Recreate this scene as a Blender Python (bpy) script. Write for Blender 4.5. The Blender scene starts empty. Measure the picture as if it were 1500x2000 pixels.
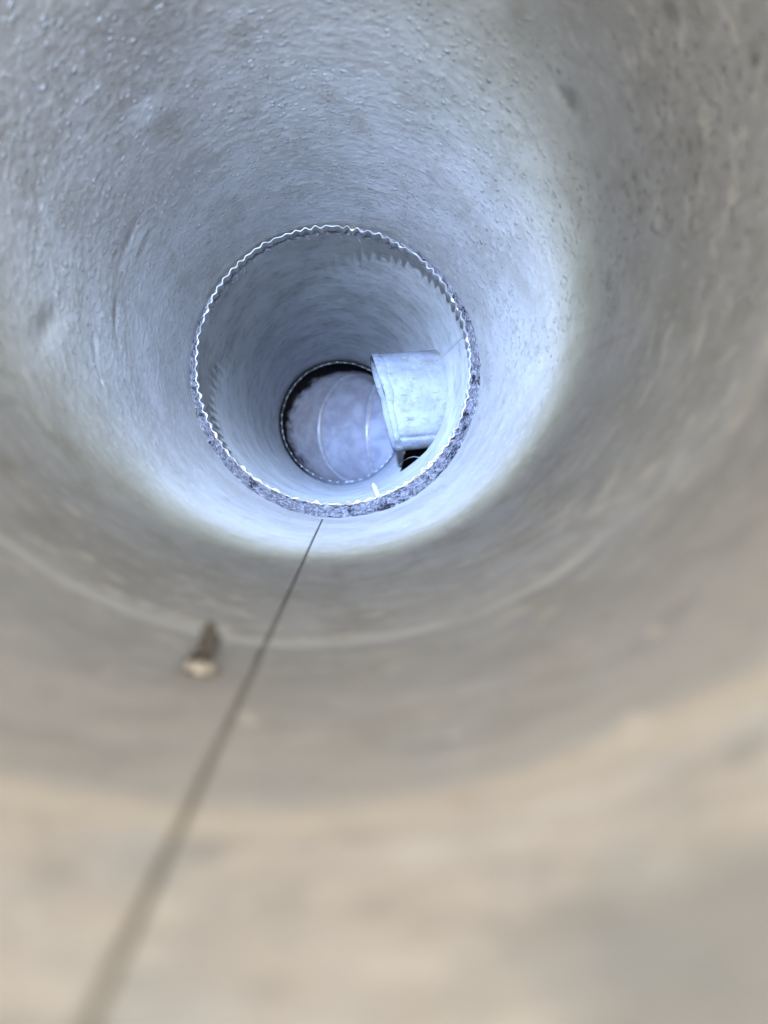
import bpy, math, random
import numpy as np
from mathutils import Vector, Matrix, Euler

C = bpy.context.scene.collection
SC = bpy.context.scene
PI = math.pi
R = 0.075                      # radius of the crimped duct in metres; all layout numbers are in R
rng = np.random.default_rng(7)
random.seed(7)

# ------------------------------------------------------------------ camera
F = 1300.0                     # focal length in pixels of the 1500x2000 photograph
CAM = np.array([0.0868, 0.0, -0.7245])
cam_d = bpy.data.cameras.new("camera")
cam = bpy.data.objects.new("camera", cam_d)
C.objects.link(cam)
cam_d.sensor_fit = 'VERTICAL'
cam_d.sensor_height = 36.0
cam_d.lens = 36.0 * F / 2000.0
cam_d.clip_start = 0.0005
cam_d.clip_end = 23.0
cam.location = CAM * R
yaw = math.atan((678 - 750) / F)       # the duct axis vanishes at pixel (678, 912)
pitch = math.atan((1000 - 912) / F)
cam.rotation_euler = Euler((PI / 2 - pitch, 0, yaw), 'XYZ')
cam_d.dof.use_dof = True
cam_d.dof.focus_distance = 5.0 * R
cam_d.dof.aperture_fstop = 10.5
cam_d.dof.aperture_blades = 0
SC.camera = cam

# ------------------------------------------------------------------ daylight at the mouth of the duct
W = bpy.data.worlds.new("World")
SC.world = W
W.use_nodes = True
bg = W.node_tree.nodes["Background"]
bg.inputs[0].default_value = (1.0, 0.94, 0.84, 1)
bg.inputs[1].default_value = 3.55

# ------------------------------------------------------------------ the torch held at the mouth of the duct
L_POS = np.array([-0.615, -3.0, 0.63])
L_AX = Vector((0.094, 0.990, -0.102)).normalized()
L_HALF = math.radians(10.55)
sp = bpy.data.lights.new("torch", 'SPOT')
torch = bpy.data.objects.new("torch", sp)
C.objects.link(torch)
torch.location = L_POS * R
torch.rotation_euler = L_AX.to_track_quat('-Z', 'Y').to_euler()
sp.energy = 46
sp.color = (0.57, 0.70, 1.0)
sp.shadow_soft_size = 0.0065
sp.spot_size = 2 * (L_HALF + math.radians(0.75))
sp.spot_blend = 0.30
# a white LED: blue-white in the middle of its beam, yellow at the edge
sp.use_nodes = True
nt = sp.node_tree
em = nt.nodes["Emission"]
tc = nt.nodes.new("ShaderNodeTexCoord")
sep = nt.nodes.new("ShaderNodeSeparateXYZ")
nt.links.new(tc.outputs["Normal"], sep.inputs[0])
ac = nt.nodes.new("ShaderNodeMath"); ac.operation = 'ABSOLUTE'
nt.links.new(sep.outputs[2], ac.inputs[0])
acs = nt.nodes.new("ShaderNodeMath"); acs.operation = 'ARCCOSINE'
nt.links.new(ac.outputs[0], acs.inputs[0])
mr = nt.nodes.new("ShaderNodeMapRange")
mr.inputs[1].default_value = 0.0
mr.inputs[2].default_value = L_HALF + math.radians(0.75)
nt.links.new(acs.outputs[0], mr.inputs[0])
cr = nt.nodes.new("ShaderNodeValToRGB")
el = cr.color_ramp.elements
el[0].position = 0.0; el[0].color = (2.15, 2.65, 3.7, 1)
el[1].position = 1.0; el[1].color = (1.0, 0.86, 0.36, 1)
e = el.new(0.40); e.color = (1.65, 1.95, 2.5, 1)
e = el.new(0.62); e.color = (1.02, 1.12, 1.26, 1)
e = el.new(0.84); e.color = (0.92, 1.0, 1.06, 1)
e = el.new(0.94); e.color = (0.92, 0.86, 0.50, 1)
nt.links.new(mr.outputs[0], cr.inputs[0])
nt.links.new(cr.outputs[0], em.inputs[0])

# ------------------------------------------------------------------ exposure
SC.view_settings.view_transform = 'Standard'
SC.view_settings.look = 'None'
SC.view_settings.exposure = 0.0
SC.view_settings.gamma = 1.0
SC.view_settings.use_curve_mapping = False
SC.render.engine = 'CYCLES'
SC.cycles.max_bounces = 8
SC.cycles.diffuse_bounces = 6
SC.cycles.glossy_bounces = 4
SC.cycles.use_adaptive_sampling = True
SC.cycles.adaptive_threshold = 0.02
SC.cycles.use_denoising = True

# ------------------------------------------------------------------ helpers
def mesh_obj(name, verts, faces, mat, parent=None, smooth=True, loc=None):
    me = bpy.data.meshes.new(name)
    me.from_pydata([tuple(v) for v in verts], [], [tuple(f) for f in faces])
    me.update()
    if smooth:
        me.polygons.foreach_set("use_smooth", [True] * len(me.polygons))
    me.materials.append(mat)
    o = bpy.data.objects.new(name, me)
    C.objects.link(o)
    if parent is not None:
        o.parent = parent
    return o

def thing(name, label, cat, loc=(0, 0, 0), group=None):
    o = bpy.data.objects.new(name, None)
    o.empty_display_size = 0.02
    C.objects.link(o)
    o.location = loc
    tag(o, label, cat, group)
    return o

def tag(o, label, cat, group=None):
    o["label"] = label
    o["category"] = cat
    if group:
        o["group"] = group

def grid_faces(nu, nv, closed_u=False, off=0, flip=False):
    """faces of a grid with nu columns and nv rows; vertex index = off + v*nu + u"""
    f = []
    for v in range(nv - 1):
        for u in range(nu if closed_u else nu - 1):
            a = off + v * nu + u
            b = off + v * nu + (u + 1) % nu
            c = off + (v + 1) * nu + (u + 1) % nu
            d = off + (v + 1) * nu + u
            f.append((a, d, c, b) if flip else (a, b, c, d))
    return f

def vnoise(n, seed, terms=24, lo=1, hi=9):
    """smooth periodic 1-D noise on n samples, about -1..1"""
    g = np.random.default_rng(seed)
    t = np.linspace(0, 2 * PI, n, endpoint=False)
    s = np.zeros(n)
    for _ in range(terms):
        k = g.integers(lo, hi + 1)
        s += g.normal() * np.cos(k * t + g.uniform(0, 2 * PI))
    return s / math.sqrt(terms)

# ------------------------------------------------------------------ layout, in units of R
OC = np.array([0.015, -0.045])          # its axis in x, z
RO = 1.062
D1 = F / 265.0                          # depth of the crimped rim
D2 = F / 118.0                          # depth of the second joint
Y0, Y1 = -0.60, D1 + 0.10

def cam_wall(px, py, rad=RO, cen=OC):
    """where the sight line through a photograph pixel meets a duct wall (used once, to place dents and screws)"""
    v = np.array([px - 678.0, 912.0 - py]); nrm = np.linalg.norm(v); u = v / nrm
    cc = np.array([CAM[0], CAM[2]]) - cen
    b = cc @ u
    s = -b + math.sqrt(b * b - cc @ cc + rad * rad)
    p = np.array([CAM[0], CAM[2]]) + s * u
    return p[0], F * s / nrm, p[1]

# ------------------------------------------------------------------ materials
class N:
    """small wrapper that builds node trees"""
    def __init__(self, name):
        self.m = bpy.data.materials.new(name)
        self.m.use_nodes = True
        self.t = self.m.node_tree
        self.p = self.t.nodes["Principled BSDF"]
        c = self.t.nodes.new("ShaderNodeTexCoord")
        mp = self.t.nodes.new("ShaderNodeVectorMath"); mp.operation = 'SCALE'
        mp.inputs[3].default_value = 1.0 / R
        self.t.links.new(c.outputs["Object"], mp.inputs[0])
        self.co = mp.outputs[0]
    def link(self, a, b): self.t.links.new(a, b)
    def val(self, sock, v):
        if hasattr(v, "is_output"): self.link(v, sock)
        else: sock.default_value = v
    def scaled(self, s, rot=None, loc=(0, 0, 0)):
        n = self.t.nodes.new("ShaderNodeMapping")
        n.inputs["Scale"].default_value = s
        n.inputs["Location"].default_value = loc
        if rot: n.inputs["Rotation"].default_value = rot
        self.link(self.co, n.inputs[0])
        return n.outputs[0]
    def noise(self, scale, detail=4, rough=0.55, vec=None, dist=0.0):
        n = self.t.nodes.new("ShaderNodeTexNoise")
        n.inputs["Scale"].default_value = scale
        n.inputs["Detail"].default_value = detail
        n.inputs["Roughness"].default_value = rough
        n.inputs["Distortion"].default_value = dist
        self.link(vec if vec is not None else self.co, n.inputs["Vector"])
        return n.outputs["Fac"]
    def voro(self, scale, vec=None, feature='F1', out="Distance", rand=1.0):
        n = self.t.nodes.new("ShaderNodeTexVoronoi")
        n.feature = feature
        n.inputs["Scale"].default_value = scale
        n.inputs["Randomness"].default_value = rand
        self.link(vec if vec is not None else self.co, n.inputs["Vector"])
        return n.outputs[out]
    def ramp(self, fac, a, b, ca=0.0, cb=1.0, smooth=True):
        n = self.t.nodes.new("ShaderNodeMapRange")
        n.interpolation_type = 'SMOOTHSTEP' if smooth else 'LINEAR'
        self.val(n.inputs[0], fac)
        n.inputs[1].default_value = a; n.inputs[2].default_value = b
        n.inputs[3].default_value = ca; n.inputs[4].default_value = cb
        return n.outputs[0]
    def math(self, op, a, b=0.0):
        n = self.t.nodes.new("ShaderNodeMath"); n.operation = op
        self.val(n.inputs[0], a); self.val(n.inputs[1], b)
        return n.outputs[0]
    def mix(self, fac, a, b):
        n = self.t.nodes.new("ShaderNodeMix"); n.data_type = 'RGBA'
        self.val(n.inputs[0], fac)
        for s, v in ((n.inputs[6], a), (n.inputs[7], b)):
            if hasattr(v, "is_output"): self.link(v, s)
            else: s.default_value = (*v, 1)
        return n.outputs[2]
    def axis(self, i):
        n = self.t.nodes.new("ShaderNodeSeparateXYZ")
        self.link(self.co, n.inputs[0])
        return n.outputs[i]
    def bump(self, h, strength, dist, normal=None):
        n = self.t.nodes.new("ShaderNodeBump")
        n.inputs["Strength"].default_value = strength
        n.inputs["Distance"].default_value = dist
        self.link(h, n.inputs["Height"])
        if normal is not None: self.link(normal, n.inputs["Normal"])
        return n.outputs[0]
    def finish(self, col=None, rough=None, metal=None, normal=None, spec=None, diff=0.0):
        if col is not None:
            if hasattr(col, "is_output"): self.link(col, self.p.inputs["Base Color"])
            else: self.p.inputs["Base Color"].default_value = (*col, 1)
        if rough is not None: self.val(self.p.inputs["Roughness"], rough)
        self.p.inputs["Diffuse Roughness"].default_value = diff
        if metal is not None: self.val(self.p.inputs["Metallic"], metal)
        if spec is not None: self.val(self.p.inputs["Specular IOR Level"], spec)
        if normal is not None: self.link(normal, self.p.inputs["Normal"])
        return self.m

def zinc_outer():
    n = N("galvanised_weathered")
    z = n.axis(2); y = n.math('ADD', n.axis(1), Y0)
    big = n.noise(1.6, 4, 0.6)
    mid = n.noise(5.5, 5, 0.62)
    fine = n.noise(22, 4, 0.6)
    streak = n.noise(3.0, 4, 0.6, n.scaled((4.0, 0.55, 4.0)))
    c = n.mix(n.ramp(big, 0.35, 0.68), (0.55, 0.555, 0.555), (0.43, 0.425, 0.405))
    c = n.mix(n.math('MULTIPLY', n.ramp(mid, 0.50, 0.68), 0.55), c, (0.35, 0.34, 0.31))
    c = n.mix(n.math('MULTIPLY', n.ramp(fine, 0.50, 0.68), 0.5), c, (0.66, 0.66, 0.65))
    c = n.mix(n.math('MULTIPLY', n.ramp(streak, 0.55, 0.72), 0.35), c, (0.36, 0.345, 0.31))
    # tan dust settled in patches towards the open end
    near = n.ramp(n.math('ADD', y, n.math('MULTIPLY', n.math('SUBTRACT', n.noise(2.0, 3, 0.5), 0.5), 0.9)), 1.35, 0.62)
    dust = n.math('MULTIPLY', near, n.ramp(n.noise(4.2, 5, 0.7), 0.30, 0.58))
    c = n.mix(n.math('MULTIPLY', dust, 0.75), c, (0.66, 0.60, 0.54))
    # smears and blotches in the dust, drawn out round the duct
    sm = n.noise(8.0, 4, 0.6, n.scaled((1.0, 2.0, 1.0), loc=(2.0, 4.0, 7.0)))
    close = n.ramp(y, 2.9, 1.6)
    c = n.mix(n.math('MULTIPLY', n.math('MULTIPLY', n.ramp(sm, 0.52, 0.66), close), 0.55), c, (0.38, 0.365, 0.34))
    c = n.mix(n.math('MULTIPLY', n.math('MULTIPLY', n.ramp(sm, 0.44, 0.33), close), 0.7), c, (0.72, 0.69, 0.64))
    # two pale rings round the duct
    wob = n.math('MULTIPLY', n.math('SUBTRACT', n.noise(1.3, 3, 0.5), 0.5), 0.16)
    yy = n.math('ADD', y, wob)
    grey_band = n.math('MULTIPLY', n.ramp(yy, 1.42, 1.34), n.ramp(yy, 0.66, 0.76))
    c = n.mix(n.math('MULTIPLY', grey_band, 0.45), c, (0.37, 0.37, 0.365))
    for yc, w, k, pale in ((1.44, 0.065, 0.95, (0.68, 0.68, 0.65)), (0.69, 0.055, 0.8, (0.70, 0.64, 0.55))):
        d = n.math('ABSOLUTE', n.math('SUBTRACT', yy, yc))
        m = n.math('MULTIPLY', n.ramp(d, w, 0.0), n.ramp(n.noise(3.2, 3, 0.5), 0.30, 0.60))
        c = n.mix(n.math('MULTIPLY', m, k), c, pale)
    # pale specks in the dust, and a soft grey shadow painted at the lower right
    sp_ = n.math('MULTIPLY', n.ramp(n.noise(8.5, 2, 0.5, n.scaled((1, 1, 1), loc=(5.2, 1.1, 3.3))), 0.66, 0.74), near)
    c = n.mix(n.math('MULTIPLY', sp_, 0.7), c, (0.76, 0.71, 0.62))
    q = cam_wall(1590, 2010)
    dv = n.t.nodes.new("ShaderNodeVectorMath"); dv.operation = 'DISTANCE'
    n.link(n.co, dv.inputs[0]); dv.inputs[1].default_value = (q[0], q[1] - Y0, q[2])
    pt = n.ramp(n.math('ADD', dv.outputs["Value"], n.math('MULTIPLY', n.noise(5, 3, 0.6), 0.10)), 0.25, 0.12)
    c = n.mix(n.math('MULTIPLY', pt, 0.7), c, (0.33, 0.345, 0.35))
    # single marks: dark scuffs and a white paint speck
    for px, py, r1, k, col in ((1103, 205, 0.055, 0.5, (0.16, 0.155, 0.14)), (1300, 45, 0.042, 0.42, (0.17, 0.145, 0.09)),
                               (1472, 120, 0.034, 0.42, (0.18, 0.155, 0.10)), (1190, 540, 0.04, 0.35, (0.22, 0.22, 0.21)),
                               (300, 150, 0.30, 0.35, (0.27, 0.25, 0.22)), (216, 752, 0.016, 0.95, (0.85, 0.86, 0.86)),
                               (465, 1790, 0.012, 0.6, (0.80, 0.75, 0.66)), (45, 1795, 0.012, 0.6, (0.80, 0.75, 0.66)),
                               (890, 1448, 0.010, 0.6, (0.78, 0.75, 0.70)), (1130, 1495, 0.018, 0.5, (0.55, 0.40, 0.25)),
                               (905, 1580, 0.015, 0.5, (0.58, 0.42, 0.26))):
        q = cam_wall(px, py)
        dv = n.t.nodes.new("ShaderNodeVectorMath"); dv.operation = 'DISTANCE'
        n.link(n.co, dv.inputs[0]); dv.inputs[1].default_value = (q[0], q[1] - Y0, q[2])
        d = n.math('ADD', dv.outputs["Value"], n.math('MULTIPLY', n.math('SUBTRACT', fine, 0.5), r1 * 2.2))
        c = n.mix(n.math('MULTIPLY', n.ramp(d, r1, r1 * 0.35), k), c, col)
    # rust freckles
    ru = n.math('MULTIPLY', n.ramp(n.noise(9, 4, 0.7), 0.64, 0.74), near)
    c = n.mix(n.math('MULTIPLY', ru, 0.6), c, (0.33, 0.21, 0.12))
    # zinc pimples: sparse round drops, more of them high on the wall
    wv = n.t.nodes.new("ShaderNodeVectorMath"); wv.operation = 'ADD'
    nz = n.t.nodes.new("ShaderNodeTexNoise"); nz.inputs["Scale"].default_value = 16; nz.inputs["Detail"].default_value = 3
    n.link(n.co, nz.inputs["Vector"])
    sc = n.t.nodes.new("ShaderNodeVectorMath"); sc.operation = 'SCALE'; sc.inputs[3].default_value = 0.075
    n.link(nz.outputs["Color"], sc.inputs[0]); n.link(n.scaled((1.0, 1.7, 1.0)), wv.inputs[0]); n.link(sc.outputs[0], wv.inputs[1])
    wv = wv.outputs[0]
    cells = n.voro(23.0, wv)
    keep = n.ramp(n.voro(23.0, wv, out="Color"), 0.34, 0.55)
    pim = n.math('MULTIPLY', n.ramp(cells, 0.34, 0.06), keep)
    cells2 = n.voro(47.0, wv)
    pim2 = n.math('MULTIPLY', n.ramp(cells2, 0.32, 0.05), n.ramp(n.voro(47.0, wv, out="Color"), 0.5, 0.7))
    where = n.math('MULTIPLY', n.ramp(z, -0.75, 0.25), n.ramp(n.noise(1.9, 3, 0.5), 0.34, 0.58))
    where = n.math('MULTIPLY', n.math('ADD', where, 0.02), n.ramp(y, 1.0, 2.3, 0.3, 1.0))
    h = n.math('MULTIPLY', n.math('ADD', pim, n.math('MULTIPLY', pim2, 0.55)), where)
    c = n.mix(n.ramp(h, 0.15, 0.6, 0.0, 0.32), c, (0.70, 0.70, 0.69))
    h = n.math('ADD', h, n.math('MULTIPLY', fine, 0.10))
    h = n.math('ADD', h, n.math('MULTIPLY', mid, 0.16))
    nb = n.bump(h, 1.0, 0.0021)
    ro = n.ramp(mid, 0.3, 0.7, 0.50, 0.68)
    return n.finish(c, ro, 0.16, nb, 0.35, 0.28)

def zinc_inner():
    n = N("galvanised_bare")
    big = n.noise(2.2, 5, 0.62)
    mid = n.noise(7.0, 5, 0.65)
    fine = n.noise(30, 3, 0.6)
    c = n.mix(n.ramp(big, 0.36, 0.66), (0.52, 0.52, 0.50), (0.38, 0.385, 0.355))
    c = n.mix(n.math('MULTIPLY', n.ramp(mid, 0.50, 0.70), 0.55), c, (0.23, 0.235, 0.22))
    c = n.mix(n.math('MULTIPLY', n.ramp(fine, 0.52, 0.72), 0.3), c, (0.60, 0.61, 0.63))
    h = n.math('ADD', n.math('MULTIPLY', mid, 0.6), n.math('MULTIPLY', fine, 0.2))
    nb = n.bump(h, 0.8, 0.0010)
    return n.finish(c, n.ramp(mid, 0.3, 0.7, 0.40, 0.58), 0.12, nb, 0.4, 0.5)

def zinc_elbow():
    n = N("galvanised_dull")
    big = n.noise(2.6, 6, 0.65)
    mid = n.noise(5.0, 4, 0.6)
    c = n.mix(n.ramp(big, 0.36, 0.64), (0.37, 0.395, 0.45), (0.26, 0.275, 0.32))
    c = n.mix(n.math('MULTIPLY', n.ramp(mid, 0.52, 0.68), 0.5), c, (0.30, 0.29, 0.26))
    # shadow of the rim painted near-black just inside the joint, with a ragged inner edge
    yy = n.math('ADD', n.axis(1), n.math('MULTIPLY', n.math('SUBTRACT', n.noise(5, 4, 0.6), 0.5), 0.7))
    side = n.ramp(n.math('SUBTRACT', n.axis(2), n.axis(0)), -0.75, 0.05)
    rim_shade = n.math('MULTIPLY', n.ramp(yy, 1.55, 1.25), side)
    c = n.mix(n.math('MULTIPLY', rim_shade, 0.96), c, (0.010, 0.010, 0.012))
    nb = n.bump(mid, 0.5, 0.001)
    return n.finish(c, 0.6, 0.0, nb, n.ramp(rim_shade, 0.0, 1.0, 0.35, 0.0))

def zinc_stub():
    n = N("galvanised_bright")
    big = n.noise(3.4, 4, 0.6)
    mid = n.noise(10, 4, 0.62)
    c = n.mix(n.ramp(big, 0.38, 0.62), (0.215, 0.22, 0.225), (0.16, 0.165, 0.175))
    c = n.mix(n.math('MULTIPLY', n.ramp(mid, 0.52, 0.64), 0.8), c, (0.165, 0.15, 0.105))
    # scuffs, drawn out along the sleeve
    sc = n.noise(9, 5, 0.7, n.scaled((0.8, 2.0, 2.4), loc=(3.1, 0.2, 1.7)))
    c = n.mix(n.math('MULTIPLY', n.ramp(sc, 0.61, 0.67), 0.55), c, (0.05, 0.052, 0.06))
    h = n.math('ADD', n.math('MULTIPLY', big, 1.0), n.math('MULTIPLY', mid, 0.35))
    nb = n.bump(h, 0.8, 0.0032)
    return n.finish(c, 0.62, 0.05, nb, 0.25)

def plain(name, col, rough, metal, bump=None):
    n = N(name)
    f = n.noise(14, 4, 0.6)
    c = n.mix(n.ramp(f, 0.35, 0.65), tuple(k * 0.82 for k in col), tuple(min(1, k * 1.12) for k in col))
    nb = n.bump(f, 0.4, bump) if bump else None
    return n.finish(c, rough, metal, nb)

def lint_mat():
    n = N("grey_lint")
    a = n.noise(34, 5, 0.75)
    b = n.noise(7, 4, 0.65)
    c = n.mix(n.ramp(a, 0.36, 0.62), (0.15, 0.15, 0.16), (0.46, 0.455, 0.475))
    c = n.mix(n.ramp(b, 0.56, 0.62), c, (0.035, 0.035, 0.04))
    v = n.noise(80, 3, 0.8)
    c = n.mix(n.math('MULTIPLY', n.ramp(v, 0.56, 0.64), 0.85), c, (0.05, 0.05, 0.055))
    nb = n.bump(n.math('ADD', a, n.math('MULTIPLY', v, 0.6)), 1.0, 0.0025)
    return n.finish(c, 0.95, 0.0, nb, 0.1)

M_OUT = zinc_outer()
M_IN = zinc_inner()
M_ELB = zinc_elbow()
M_STUB = zinc_stub()
M_LINT = lint_mat()
M_EDGE = plain("cut_steel_edge", (0.29, 0.285, 0.275), 0.35, 0.3)
M_SEAM = plain("seam_grime", (0.34, 0.31, 0.26), 0.8, 0.0)
M_BEAD = plain("rolled_bead", (0.47, 0.475, 0.49), 0.4, 0.35)
M_SCREW = plain("zinc_screw", (0.62, 0.62, 0.61), 0.35, 0.35)
M_RUST = plain("rusty_screw", (0.145, 0.13, 0.12), 0.7, 0.2, 0.0004)
M_BURR = plain("torn_bright_metal", (0.66, 0.61, 0.54), 0.5, 0.2, 0.0006)
M_BLACKOUT = plain("blackout_lining", (0.022, 0.021, 0.022), 0.9, 0.0)  # near-black so the added enclosure behind the hole stays unlit
M_FIBRE = plain("pale_fibre", (0.30, 0.29, 0.33), 0.8, 0.0)
M_PALE = plain("white_hair", (0.85, 0.85, 0.88), 0.6, 0.0)
M_DARK = plain("dark_fibre", (0.05, 0.05, 0.055), 0.9, 0.0)

# ------------------------------------------------------------------ outer duct (the one the camera looks into)

def seam_angle():
    x, y, z = cam_wall(468, 1360)
    return math.atan2(z - OC[1], x - OC[0])
SEAM_A = seam_angle()

outer = thing("round_duct", "wide weathered galvanised steel duct with a dark lengthwise seam and dusty near wall", "duct",
              (0, Y0 * R, 0))

def outer_wall():
    nu, nv = 620, 420
    gap = 0.0048 / RO                       # half width of the open seam, radians
    ang = np.linspace(SEAM_A + gap, SEAM_A + 2 * PI - gap, nu)
    ys = np.linspace(Y0, Y1, nv)
    A, Y = np.meshgrid(ang, ys)
    # out-of-round and dents
    g = np.random.default_rng(3)
    rr = np.full(A.shape, RO)
    for _ in range(26):
        k = g.integers(2, 7); ky = g.uniform(0.2, 1.6)
        rr += 0.0011 * np.cos(k * A + g.uniform(0, 6.28)) * np.cos(ky * Y + g.uniform(0, 6.28))
    def dent(px, py, la, ly, depth, tilt=0.0):
        x, y, z = cam_wall(px, py)
        a0 = math.atan2(z - OC[1], x - OC[0])
        da = (A - a0 + PI) % (2 * PI) - PI
        da = da * RO; dy = Y - y
        u = da * math.cos(tilt) + dy * math.sin(tilt)
        w = -da * math.sin(tilt) + dy * math.cos(tilt)
        return depth * np.exp(-(u / la) ** 2 - (w / ly) ** 2)
    rr += dent(274, 485, 0.12, 0.035, 0.003)
    rr -= dent(292, 495, 0.11, 0.035, 0.002)
    rr += dent(246, 628, 0.08, 0.03, 0.004)
    rr += dent(205, 690, 0.06, 0.03, 0.003)
    rr -= dent(330, 255, 0.10, 0.09, 0.003)
    rr += dent(120, 650, 0.05, 0.16, 0.008, 0.5)
    rr += dent(1100, 205, 0.10, 0.05, 0.005, 0.3)
    rr += dent(1290, 60, 0.10, 0.06, 0.005, 0.9)
    rr -= dent(1230, 900, 0.04, 0.25, 0.008, 0.3)
    rr -= 0.006 * np.exp(-((Y - 1.38 - 0.03 * np.cos(A * 2)) / 0.045) ** 2)
    rr += dent(400, 1300, 0.06, 0.05, 0.010)
    X = OC[0] + rr * np.cos(A); Z = OC[1] + rr * np.sin(A)
    th = 0.006
    Xo = OC[0] + (rr + th) * np.cos(A); Zo = OC[1] + (rr + th) * np.sin(A)
    V = np.concatenate([np.stack([X, Y - Y0, Z], -1).reshape(-1, 3), np.stack([Xo, Y - Y0, Zo], -1).reshape(-1, 3)]) * R
    n = nu * nv
    f = grid_faces(nu, nv, False, 0, False) + grid_faces(nu, nv, False, n, True)
    for u in range(nu - 1):                    # end rims
        f.append((u, n + u, n + u + 1, u + 1))
        a = (nv - 1) * nu + u
        f.append((a, a + 1, n + a + 1, n + a))
    for v in range(nv - 1):                    # edges of the open seam
        a, b = v * nu, (v + 1) * nu
        f.append((a, b, n + b, n + a))
        a, b = a + nu - 1, b + nu - 1
        f.append((a, n + a, n + b, b))
    mesh_obj("duct_wall", V, f, M_OUT, outer)
outer_wall()

def seam_strip():
    """the lower lap of the lock seam, lying behind the open joint"""
    nu, nv = 12, 120
    ang = np.linspace(SEAM_A - 0.07, SEAM_A + 0.07, nu)
    ys = np.linspace(Y0 + 0.02, Y1 - 0.02, nv)
    A, Y = np.meshgrid(ang, ys)
    V = []
    for rad in (RO + 0.009, RO + 0.02):
        V.append(np.stack([OC[0] + rad * np.cos(A), Y - Y0, OC[1] + rad * np.sin(A)], -1).reshape(-1, 3))
    V = np.concatenate(V) * R
    n = nu * nv
    f = grid_faces(nu, nv, False, 0, False) + grid_faces(nu, nv, False, n, True)
    for u in range(nu - 1):
        f.append((u, n + u, n + u + 1, u + 1)); a = (nv - 1) * nu + u; f.append((a, a + 1, n + a + 1, n + a))
    for v in range(nv - 1):
        a, b = v * nu, (v + 1) * nu
        f.append((a, b, n + b, n + a)); a += nu - 1; b += nu - 1; f.append((a, n + a, n + b, b))
    mesh_obj("lock_seam", V, f, M_SEAM, outer)
seam_strip()

# ------------------------------------------------------------------ crimped inner duct
RW = 1.028
def crimped_pipe(name_wall, parent, ybase, ya, yb, rl, rw, ncr, amp, clen, mat, seed, th=0.006, nring=60, ends=None, hole=None):
    """a straight duct whose first stretch is crimped; returns its wall object and its cut edge"""
    per = 10
    nu = ncr * per
    ang = np.linspace(0, 2 * PI, nu, endpoint=False)
    ys = np.concatenate([np.linspace(0, clen, 16), clen + (yb - ya - clen) * np.linspace(0, 1, nring)[1:] ** 1.3])
    A, T = np.meshgrid(ang, ys)
    ramp = np.clip(1 - T / clen, 0, 1)
    q = np.clip((clen - T) / (0.95 * clen), 0, 1); sm = q * q * (3 - 2 * q)
    jitA = 1 + 0.5 * vnoise(nu, seed, 20, 3, 30)
    ph = 1.0 * vnoise(nu, seed + 1, 20, 2, 20)
    w = np.sin(ncr * A + ph[None, :])
    w = np.sign(w) * np.abs(w) ** 0.85
    rad = rw + (rl - rw) * sm + amp * w * jitA[None, :] * np.clip(ramp * 2.2, 0, 1)
    low = 0.003 * vnoise(nu, seed + 2, 12, 2, 5)
    rad = rad + low[None, :]
    lip = 0.010 * vnoise(nu, seed + 3, 20, 2, 26)           # the cut is not quite square
    Y = ya + T + lip[None, :] * ramp
    g = np.random.default_rng(seed + 4)
    for _ in range(16):
        k = g.integers(2, 6); ky = g.uniform(0.3, 1.8)
        rad = rad + 0.0009 * (1 - ramp) * np.cos(k * A + g.uniform(0, 6.28)) * np.cos(ky * Y + g.uniform(0, 6.28))
    nv = len(ys)
    V1 = np.stack([rad * np.cos(A), Y - ybase, rad * np.sin(A)], -1).reshape(-1, 3)
    V2 = np.stack([(rad + th) * np.cos(A), Y - ybase, (rad + th) * np.sin(A)], -1).reshape(-1, 3)
    n = nu * nv
    f = grid_faces(nu, nv, True, 0, False) + grid_faces(nu, nv, True, n, True)
    a0 = (nv - 1) * nu
    for u in range(nu):
        u2 = (u + 1) % nu
        f.append((a0 + u, a0 + u2, n + a0 + u2, n + a0 + u))
    V = np.concatenate([V1, V2])
    if hole is not None:
        f = [q for q in f if not hole(V[list(q)].mean(0) + np.array([0, ybase, 0]))]
    wall = mesh_obj(name_wall, V * R, f, mat, parent)
    # the raw cut edge that faces the camera: a thin closed strip a hair in front of the wall's own end
    e0 = V1[:nu] * [1, 1, 1]; e1 = V2[:nu]
    rad0 = rad[0]
    rows = []
    for dr, dy in ((-0.001, 0.004), (-0.001, -0.003), (th + 0.001, -0.003), (th + 0.001, 0.004)):
        rows.append(np.stack([(rad0 + dr) * np.cos(ang), Y[0] - ybase + dy, (rad0 + dr) * np.sin(ang)], -1))
    EV = np.concatenate(rows) * R
    ef = grid_faces(nu, 4, True, 0, True)
    ef += [(3 * nu + u, u, (u + 1) % nu, 3 * nu + (u + 1) % nu) for u in range(nu)]
    mesh_obj("cut_edge", EV, ef, M_EDGE, parent, smooth=False)
    return wall

HOLE = [(-50, 7.27), (-31, 9.4), (0, 9.2), (0, 6.55), (-33, 6.45)]     # snipped opening: angle, depth
def sleeve_hole(q):
    a = math.degrees(math.atan2(q[2], q[0])); y = q[1]
    ins = False
    for i in range(len(HOLE)):
        (a1, y1), (a2, y2) = HOLE[i], HOLE[i - 1]
        if (a1 > a) != (a2 > a) and y < (y2 - y1) * (a - a1) / (a2 - a1) + y1:
            ins = not ins
    return ins

inner = thing("crimped_duct", "round steel duct with a crimped zigzag rim pushed into the wider duct", "duct", (0, D1 * R, 0))
crimped_pipe("duct_wall", inner, D1, D1, D2 + 0.30, 0.990, RW, 82, 0.0075, 0.26, M_IN, 11, nring=190, hole=sleeve_hole)

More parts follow.
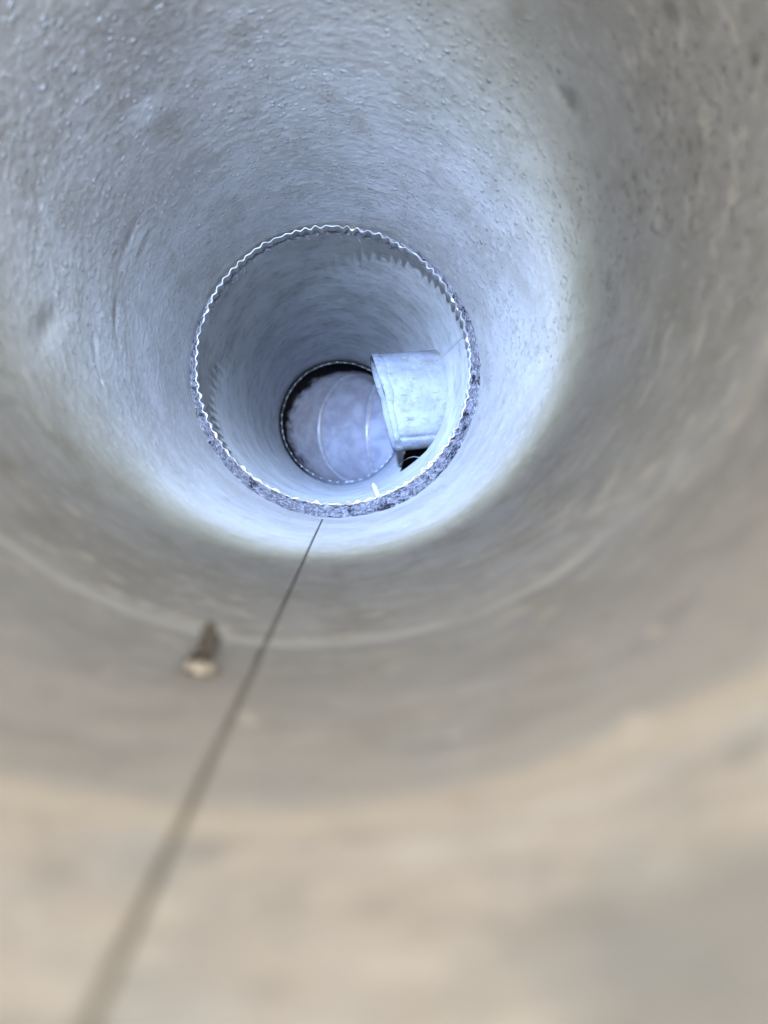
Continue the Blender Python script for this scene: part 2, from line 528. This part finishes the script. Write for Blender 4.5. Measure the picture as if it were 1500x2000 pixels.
# ------------------------------------------------------------------ lint packed between the two ducts
def lint():
    nu, nv = 1300, 26
    ang = np.linspace(0, 2 * PI, nu, endpoint=False)
    t = np.linspace(0, 1, nv)
    A, T = np.meshgrid(ang, t)
    ci, si = np.cos(A), np.sin(A)
    # inner edge hugs the crimped duct; outer edge lies on the wide duct
    ri = 1.004 + 0.002 * vnoise(nu, 31, 20, 20, 60)[None, :]
    b = OC[0] * ci + OC[1] * si
    ro = b + np.sqrt(np.maximum(0, b * b - (OC @ OC) + (RO + 0.004) ** 2))
    rad = ri + (ro - ri) * T
    g = np.random.default_rng(5)
    h = np.zeros(A.shape)
    for _ in range(120):
        k = g.integers(8, 170); kt = g.uniform(0, 22)
        h += np.cos(k * A + g.uniform(0, 6.28)) * np.cos(kt * T * (ro - ri) / 0.1 + g.uniform(0, 6.28)) / (8 + k) ** 0.6
    h = h / h.std()
    deep = np.clip((0.030 - (ro - ri)) / 0.03, 0, 1)          # where the gap is thin the lint sits deeper
    rough = 1 + 0.9 * np.exp(-((A - 5.70) / 0.45) ** 2)
    Y = 0.055 + 0.012 * h * rough + 0.06 * deep + 0.03 * (T - 0.5) ** 2
    ri = ri + np.maximum(0, Y - 0.05) * 0.28
    rad = ri + (np.maximum(ro, ri) - ri) * T
    V = np.stack([rad * ci, Y, rad * si], -1).reshape(-1, 3)
    rad = rad + 0.03
    Vb = np.stack([rad * ci, Y * 0 + 0.20, rad * si], -1)[[0, -1]].reshape(-1, 3)
    n = nu * nv
    f = grid_faces(nu, nv, True, 0, True)
    f += [(u, (u + 1) % nu, n + (u + 1) % nu, n + u) for u in range(nu)]
    o = (nv - 1) * nu
    f += [(o + u, n + nu + u, n + nu + (u + 1) % nu, o + (u + 1) % nu) for u in range(nu)]
    root = thing("lint_packing", "fuzzy grey lint packed in the gap around the crimped rim", "lint", (0, D1 * R, 0))
    mesh_obj("lint_mass", V * R, f, M_LINT, root)
    # stray fibres standing out of it
    def fibres(count, mat, seed, rmin, rmax):
        g = np.random.default_rng(seed)
        FV, FF = [], []
        for _ in range(count):
            a = g.uniform(0, 2 * PI)
            bb = OC[0] * math.cos(a) + OC[1] * math.sin(a)
            r_out = bb + math.sqrt(bb * bb - OC @ OC + RO * RO)
            if r_out - 1.0 < 0.012 and g.uniform() < 0.6: continue
            rr = g.uniform(1.0, max(1.004, r_out - 0.004))
            p = np.array([rr * math.cos(a), 0.045 + g.uniform(-0.02, 0.02) + (0.10 if r_out < 1.03 else 0), rr * math.sin(a)])
            d = np.array([-math.sin(a), 0, math.cos(a)]) * g.choice((-1, 1)) + g.normal(size=3) * [0.5, 0.45, 0.5]
            d /= np.linalg.norm(d)
            ln = g.uniform(0.02, 0.075); w = g.uniform(rmin, rmax)
            q = []
            curl = g.normal(size=3) * 0.5
            for k in range(5):
                q.append(p.copy()); p = p + d * ln / 4; d = d + curl * 0.5; d /= np.linalg.norm(d)
            for k, pt in enumerate(q):
                rad2 = math.hypot(pt[0] - OC[0], pt[2] - OC[1])
                if rad2 > RO - 0.003:
                    s = (RO - 0.003) / rad2
                    pt[0] = OC[0] + (pt[0] - OC[0]) * s; pt[2] = OC[1] + (pt[2] - OC[1]) * s
            base = len(FV)
            for pt in q:
                for j in range(3):
                    th = 2.094 * j
                    FV.append(pt + w * np.array([math.cos(th) * math.cos(a), math.sin(th), math.cos(th) * math.sin(a)]))
            for k in range(4):
                for j in range(3):
                    j2 = (j + 1) % 3
                    FF.append((base + 3 * k + j, base + 3 * k + j2, base + 3 * k + 3 + j2, base + 3 * k + 3 + j))
        return np.array(FV) * R, FF
    fv, ff = fibres(1900, M_FIBRE, 41, 0.0008, 0.0016)
    o1 = mesh_obj("stray_fibres", fv, ff, M_FIBRE, root); o1["kind"] = "stuff"
    fv, ff = fibres(520, M_DARK, 42, 0.0010, 0.0022)
    o2 = mesh_obj("stray_fibres", fv, ff, M_DARK, root); o2["kind"] = "stuff"
    o2["label"] = "dark stray fibres in the lint"
lint()

# ------------------------------------------------------------------ elbow at the far end
elbow = thing("elbow_duct", "jointed steel elbow at the bottom of the duct, bending away to the right", "elbow", (0, D2 * R, 0))
crimped_pipe("crimped_collar", elbow, D2, D2, D2 + 0.76, 0.970, 1.024, 78, 0.0035, 0.18, M_ELB, 23, nring=16)
RE = 1.024
RHO = 1.06
YE = D2 + 0.74
def elbow_parts():
    Cx = RHO
    nu = 220
    th = np.linspace(0, 2 * PI, nu, endpoint=False)
    # sections: (angle of the joint plane about the bend centre)
    planes = [0, 15, 45, 75, 90]
    def section(al, rad, shift=0.0):
        al_r = math.radians(al)
        # local circle of each gore cut by the plane at al; for a mitred joint the cut is an ellipse
        stretch = 1 / math.cos(math.radians(15)) if al in (15, 45, 75) else 1.0
        q = (RHO - 0) * stretch + rad * stretch * -np.cos(th) * -1 * 0
        # distance from bend centre along the plane: rho - r*cos(th), measured in the plane
        dist = (RHO - rad * np.cos(th)) * stretch
        x = Cx - dist * math.cos(al_r); y = YE + dist * math.sin(al_r)
        z = rad * np.sin(th)
        return np.stack([x, y, z], -1)
    for i in range(4):
        a = section(planes[i], RE); b = section(planes[i + 1], RE)
        nv = 10
        rows = [a + (b - a) * k / (nv - 1) for k in range(nv)]
        a2 = section(planes[i], RE + 0.012); b2 = section(planes[i + 1], RE + 0.012)
        rows2 = [a2 + (b2 - a2) * k / (nv - 1) for k in range(nv)]
        V = np.concatenate(rows + rows2); V[:, 1] -= D2
        n = nu * nv
        f = grid_faces(nu, nv, True, 0, True) + grid_faces(nu, nv, True, n, False)
        mesh_obj("gore", V * R, f, M_ELB, elbow)
    for al in (45, 75):
        c = section(al, RE - 0.006)
        ctr = c.mean(0)
        al_r = math.radians(al)
        nrm = np.array([math.sin(al_r), math.cos(al_r), 0])
        VV = []
        mb = 8
        for k in range(mb):
            w = 2 * PI * k / mb
            rd = (c - ctr); rd = rd / np.linalg.norm(rd, axis=1)[:, None]
            VV.append(c + 0.034 * (math.cos(w) * rd + math.sin(w) * nrm * 1.5))
        V = np.concatenate(VV); V[:, 1] -= D2
        f = grid_faces(nu, mb, True) + [((mb - 1) * nu + u, (mb - 1) * nu + (u + 1) % nu, (u + 1) % nu, u) for u in range(nu)]
        mesh_obj("joint_bead", V * R, f, M_BEAD, elbow)
    # straight run beyond the bend
    a = section(90, RE); nv = 6
    rows = [a + np.array([3.0 * k / (nv - 1), 0, 0]) for k in range(nv)]
    a2 = section(90, RE + 0.012)
    rows2 = [a2 + np.array([3.0 * k / (nv - 1), 0, 0]) for k in range(nv)]
    V = np.concatenate(rows + rows2); V[:, 1] -= D2
    f = grid_faces(nu, nv, True, 0, True) + grid_faces(nu, nv, True, nu * nv, False)
    mesh_obj("straight_run", V * R, f, M_ELB, elbow)
elbow_parts()

# ------------------------------------------------------------------ bright branch sleeve poking through the wall
def sleeve():
    base = np.array([1.02, 6.62, -0.056])
    root = thing("branch_sleeve", "bright flattened metal sleeve poking out of the duct wall with a folded dented end", "sleeve",
                 tuple(base * R))
    ax = np.array([-1.0, 0.0, -0.085]); ax /= np.linalg.norm(ax)          # from the wall inwards
    up = np.array([-0.085, 0.0, 1.0]); up -= ax * (up @ ax); up /= np.linalg.norm(up)
    dp = np.cross(ax, up)                                                  # in or out of the picture
    if dp[1] > 0: dp = -dp
    nu = 200
    th = np.linspace(0, 2 * PI, nu, endpoint=False)
    def prof(az, ay, n=3.4):
        c, s = np.cos(th), np.sin(th)
        return np.sign(c) * np.abs(c) ** (2 / n) * ay, np.sign(s) * np.abs(s) ** (2 / n) * az
    AZ, AY = 0.470, 0.36
    def ring(t, inset=0.0, bulge=0.0):
        d, u = prof(AZ - inset, AY - inset)
        # front face bows out a little and is uneven
        d = d + (0.028 * np.exp(-(u / 0.34) ** 2) + bulge) * (d > 0)
        # the end is cut on a slant: longer at the top
        tt = t
        return d, u, tt
    L_top, L_bot = 0.66, 0.50
    def end_len(u):
        k = (u + AZ) / (2 * AZ)
        return L_bot + (L_top - L_bot) * k - 0.015 * np.exp(-((u - 0.07) / 0.09) ** 2)
    nv = 26
    outer_rows, inner_rows = [], []
    for v in range(nv):
        s = v / (nv - 1)
        for rows, ins in ((outer_rows, 0.0), (inner_rows, 0.012)):
            d, u, _ = ring(s, ins)
            ln = end_len(u) * s - 0.16 * (1 - s)
            rip = 0.006 * np.sin(9 * u + 4 * s) * np.sin(5 * s + 1) * (d > 0)
            lo = 0.020 * np.exp(-((u + 0.36) / 0.018) ** 2) * (d > 0)       # groove above the lower fold
            P = ax[None] * ln[:, None] + up[None] * u[:, None] + dp[None] * (d + rip - lo)[:, None]
            rows.append(P)
    V = np.concatenate(outer_rows + inner_rows) * R
    n = nu * nv
    f = grid_faces(nu, nv, True, 0, False) + grid_faces(nu, nv, True, n, True)
    o = (nv - 1) * nu
    f += [(o + u, o + (u + 1) % nu, n + o + (u + 1) % nu, n + o + u) for u in range(nu)]
    mesh_obj("sleeve_wall", V, f, M_STUB, root)
    # folded hem around the free end, dented
    hem = []
    d, u, _ = ring(1.0, 0)
    dent = 0.005 * np.sin(13 * u + 0.5) + 0.007 * np.sin(31 * u) + 0.004 * np.sin(67 * u)
    ln = end_len(u)
    wid = 0.075 + 0.018 * np.sin(6 * u) + 0.006 * np.sin(23 * u)
    for (k, off) in ((1.0, 0.001), (0.97, 0.006), (0.5, 0.009), (0.0, 0.007), (-0.05, 0.001), (0.0, -0.013)):
        nd = np.sign(d) * off
        nu_ = np.where(np.abs(u) > AZ * 0.93, np.sign(u) * off, 0)
        P = ax[None] * (ln - wid * k)[:, None] + up[None] * (u + nu_)[:, None] + dp[None] * (d + nd + dent * (1 - k) * (d > 0))[:, None]
        hem.append(P)
    V = np.concatenate(hem) * R
    f = grid_faces(nu, len(hem), True, 0, False)
    mesh_obj("folded_hem", V, f, M_STUB, root)
    # enclosure added outside the duct wall to keep outside light from the snipped hole
    rows_a, rows_b = [], []
    for xx in (0.0, 0.5, 2.2):
        for rows, k in ((rows_a, 1.0), (rows_b, 1.03)):
            c_, s_ = np.cos(th), np.sin(th)
            yy = np.sign(c_) * np.abs(c_) ** 0.5 * 1.95 * k + 1.25
            zz = np.sign(s_) * np.abs(s_) ** 0.5 * 0.62 * k - 0.20
            rr_ = np.hypot(0, zz)
            x0 = np.sqrt(np.maximum(0.05, (RW + 0.016) ** 2 - zz ** 2)) - base[0]
            rows.append(np.stack([x0 * (xx == 0) + (xx + 0.1) * (xx > 0), yy, zz], -1))
    V = np.concatenate(rows_a + rows_b) * R
    f = grid_faces(nu, 3, True, 0, False) + grid_faces(nu, 3, True, 3 * nu, True)
    f += [tuple(2 * nu + u for u in range(nu)), tuple(5 * nu + u for u in range(nu))[::-1]]
    mesh_obj("blackout_enclosure", V, f, M_BLACKOUT, root)
    # torn burr at the lower corner, by the wall
    g = np.random.default_rng(8)
    V, f = [], []
    ctr = ax * 0.10 + up * (-AZ - 0.005) + dp * (AY * 0.75)
    nb, mb = 16, 10
    for i in range(mb):
        for j in range(nb):
            pz = PI * (i + 0.5) / mb; aa = 2 * PI * j / nb
            rr = 0.045 * (1 + 0.45 * g.uniform(-1, 1))
            V.append(ctr + rr * np.array([1.3 * math.sin(pz) * math.cos(aa), math.sin(pz) * math.sin(aa), 0.55 * math.cos(pz)]))
    f = grid_faces(nb, mb, True)
    mesh_obj("torn_burr", np.array(V) * R, f, M_STUB, root, smooth=False)
sleeve()

# ------------------------------------------------------------------ screws
def screw_mesh(length, rad, turns, tip=0.35, wob=0.0, nu=24, nv=150):
    """a threaded shank along +Z with a pointed tip; z = 0 lies on the wall"""
    V = []
    for v in range(nv):
        z = -0.04 + (length + 0.04) * v / (nv - 1)
        for u in range(nu):
            a = 2 * PI * u / nu
            core = rad * 0.68
            ph = (turns * (z / length) - u / nu) % 1.0
            thd = max(0.0, 1 - abs(ph - 0.5) * 3.4)
            r_ = core + rad * 0.38 * thd
            k = (length - z) / (length * tip)
            if k < 1: r_ *= max(0.02, k ** 0.6)
            ox = wob * rad * math.sin(31 * z / length * 0.35); oy = wob * rad * math.cos(17 * z / length * 0.3)
            V.append((r_ * math.cos(a) * (1 + wob * 0.5 * math.sin(3 * a + 40 * z)) + ox, r_ * math.sin(a) + oy, z))
    f = grid_faces(nu, nv, True)
    f.append(tuple(range(nu))[::-1]); f.append(tuple((nv - 1) * nu + u for u in range(nu)))
    return np.array(V) * R, f

def burr_mesh(rad, height, seed, nu=40):
    g = np.random.default_rng(seed)
    V = []
    prof = ((1.35, -0.15), (1.25, 0.25), (0.95, 0.75), (0.70, 1.0), (0.55, 0.7))
    jit = 1 + 0.35 * vnoise(nu, seed, 16, 2, 9)
    for r_, z in prof:
        for u in range(nu):
            a = 2 * PI * u / nu
            V.append((rad * r_ * (1 + 0.2 * (jit[u] - 1)) * math.cos(a), rad * r_ * (1 + 0.2 * (jit[u] - 1)) * math.sin(a), height * z * jit[u]))
    return np.array(V) * R, grid_faces(nu, len(prof), True)

def place_screw(name, label, p, cen, length, rad, turns, mat, burr, burr_mat, lean=(0, 0, 0), group=None, tip=0.35, wob=0.0):
    ctr = np.array([cen[0], p[1], cen[1]])
    inward = ctr - np.array(p); inward /= np.linalg.norm(inward)
    inward = inward + np.array(lean); inward /= np.linalg.norm(inward)
    root = thing(name, label, "screw", tuple(np.array(p) * R), group)
    root.rotation_euler = Vector(inward).to_track_quat('Z', 'Y').to_euler()
    V, f = screw_mesh(length, rad, turns, tip, wob)
    mesh_obj("threaded_shank", V, f, mat, root)
    if burr:
        V, f = burr_mesh(*burr)
        mesh_obj("burr", V, f, burr_mat, root)
    return root

p = cam_wall(388, 1306)
place_screw("sheet_metal_screw", "rusty brown screw tip with a pale burr, poking through the near wall beside the seam", p, OC,
            0.090, 0.024, 5, M_RUST, (0.022, 0.016, 51), M_BURR, (0.04, 0.10, 0), tip=0.4, wob=0.28)
x = 0.333
p = (x, 5.17, -math.sqrt(RW * RW - x * x))
place_screw("sheet_metal_screw", "bright white screw tip standing just inside the crimped rim", p, (0, 0),
            0.135, 0.027, 7, M_SCREW, (0.03, 0.010, 52), M_SCREW, (-0.03, 0, 0), tip=0.22)

# ------------------------------------------------------------------ loose hairs
def hair(name, label, pts, rad, mat):
    pts = [np.array(q, float) for q in pts]
    cu = bpy.data.curves.new(name, 'CURVE'); cu.dimensions = '3D'
    s = cu.splines.new('POLY'); s.points.add(len(pts) - 1)
    for q, v in zip(s.points, pts): q.co = (*(v * R), 1)
    cu.bevel_depth = rad * R; cu.bevel_resolution = 1
    tmp = bpy.data.objects.new(name, cu); C.objects.link(tmp)
    dg = bpy.context.evaluated_depsgraph_get(); dg.update()
    me = bpy.data.meshes.new_from_object(tmp.evaluated_get(dg))
    C.objects.unlink(tmp); bpy.data.objects.remove(tmp)
    me.materials.clear(); me.materials.append(mat)
    o = bpy.data.objects.new(name, me); C.objects.link(o)
    tag(o, label, "hair")
    return o
def on_wall(px, py, lift=0.006):
    q = np.array(cam_wall(px, py, RW - 0.018, np.zeros(2)))
    return q
hp = [on_wall(a, b) for a, b in ((866, 692), (876, 682), (887, 671), (897, 661), (906, 653))]
hair("loose_hair", "fine pale hair lying on the duct wall above the branch sleeve", hp, 0.0022, M_PALE)
hp = []
for a, b, y in ((780, 909, 7.5), (788, 900, 7.3), (797, 895, 7.1), (807, 892, 6.95), (817, 893, 6.8), (826, 896, 6.7)):
    hp.append((CAM[0] + (a - 678) * y / F, y, CAM[2] + (912 - b) * y / F))
hair("loose_hair", "curved pale hair hanging across the dark snipped hole below the branch sleeve", hp, 0.0022, M_PALE)
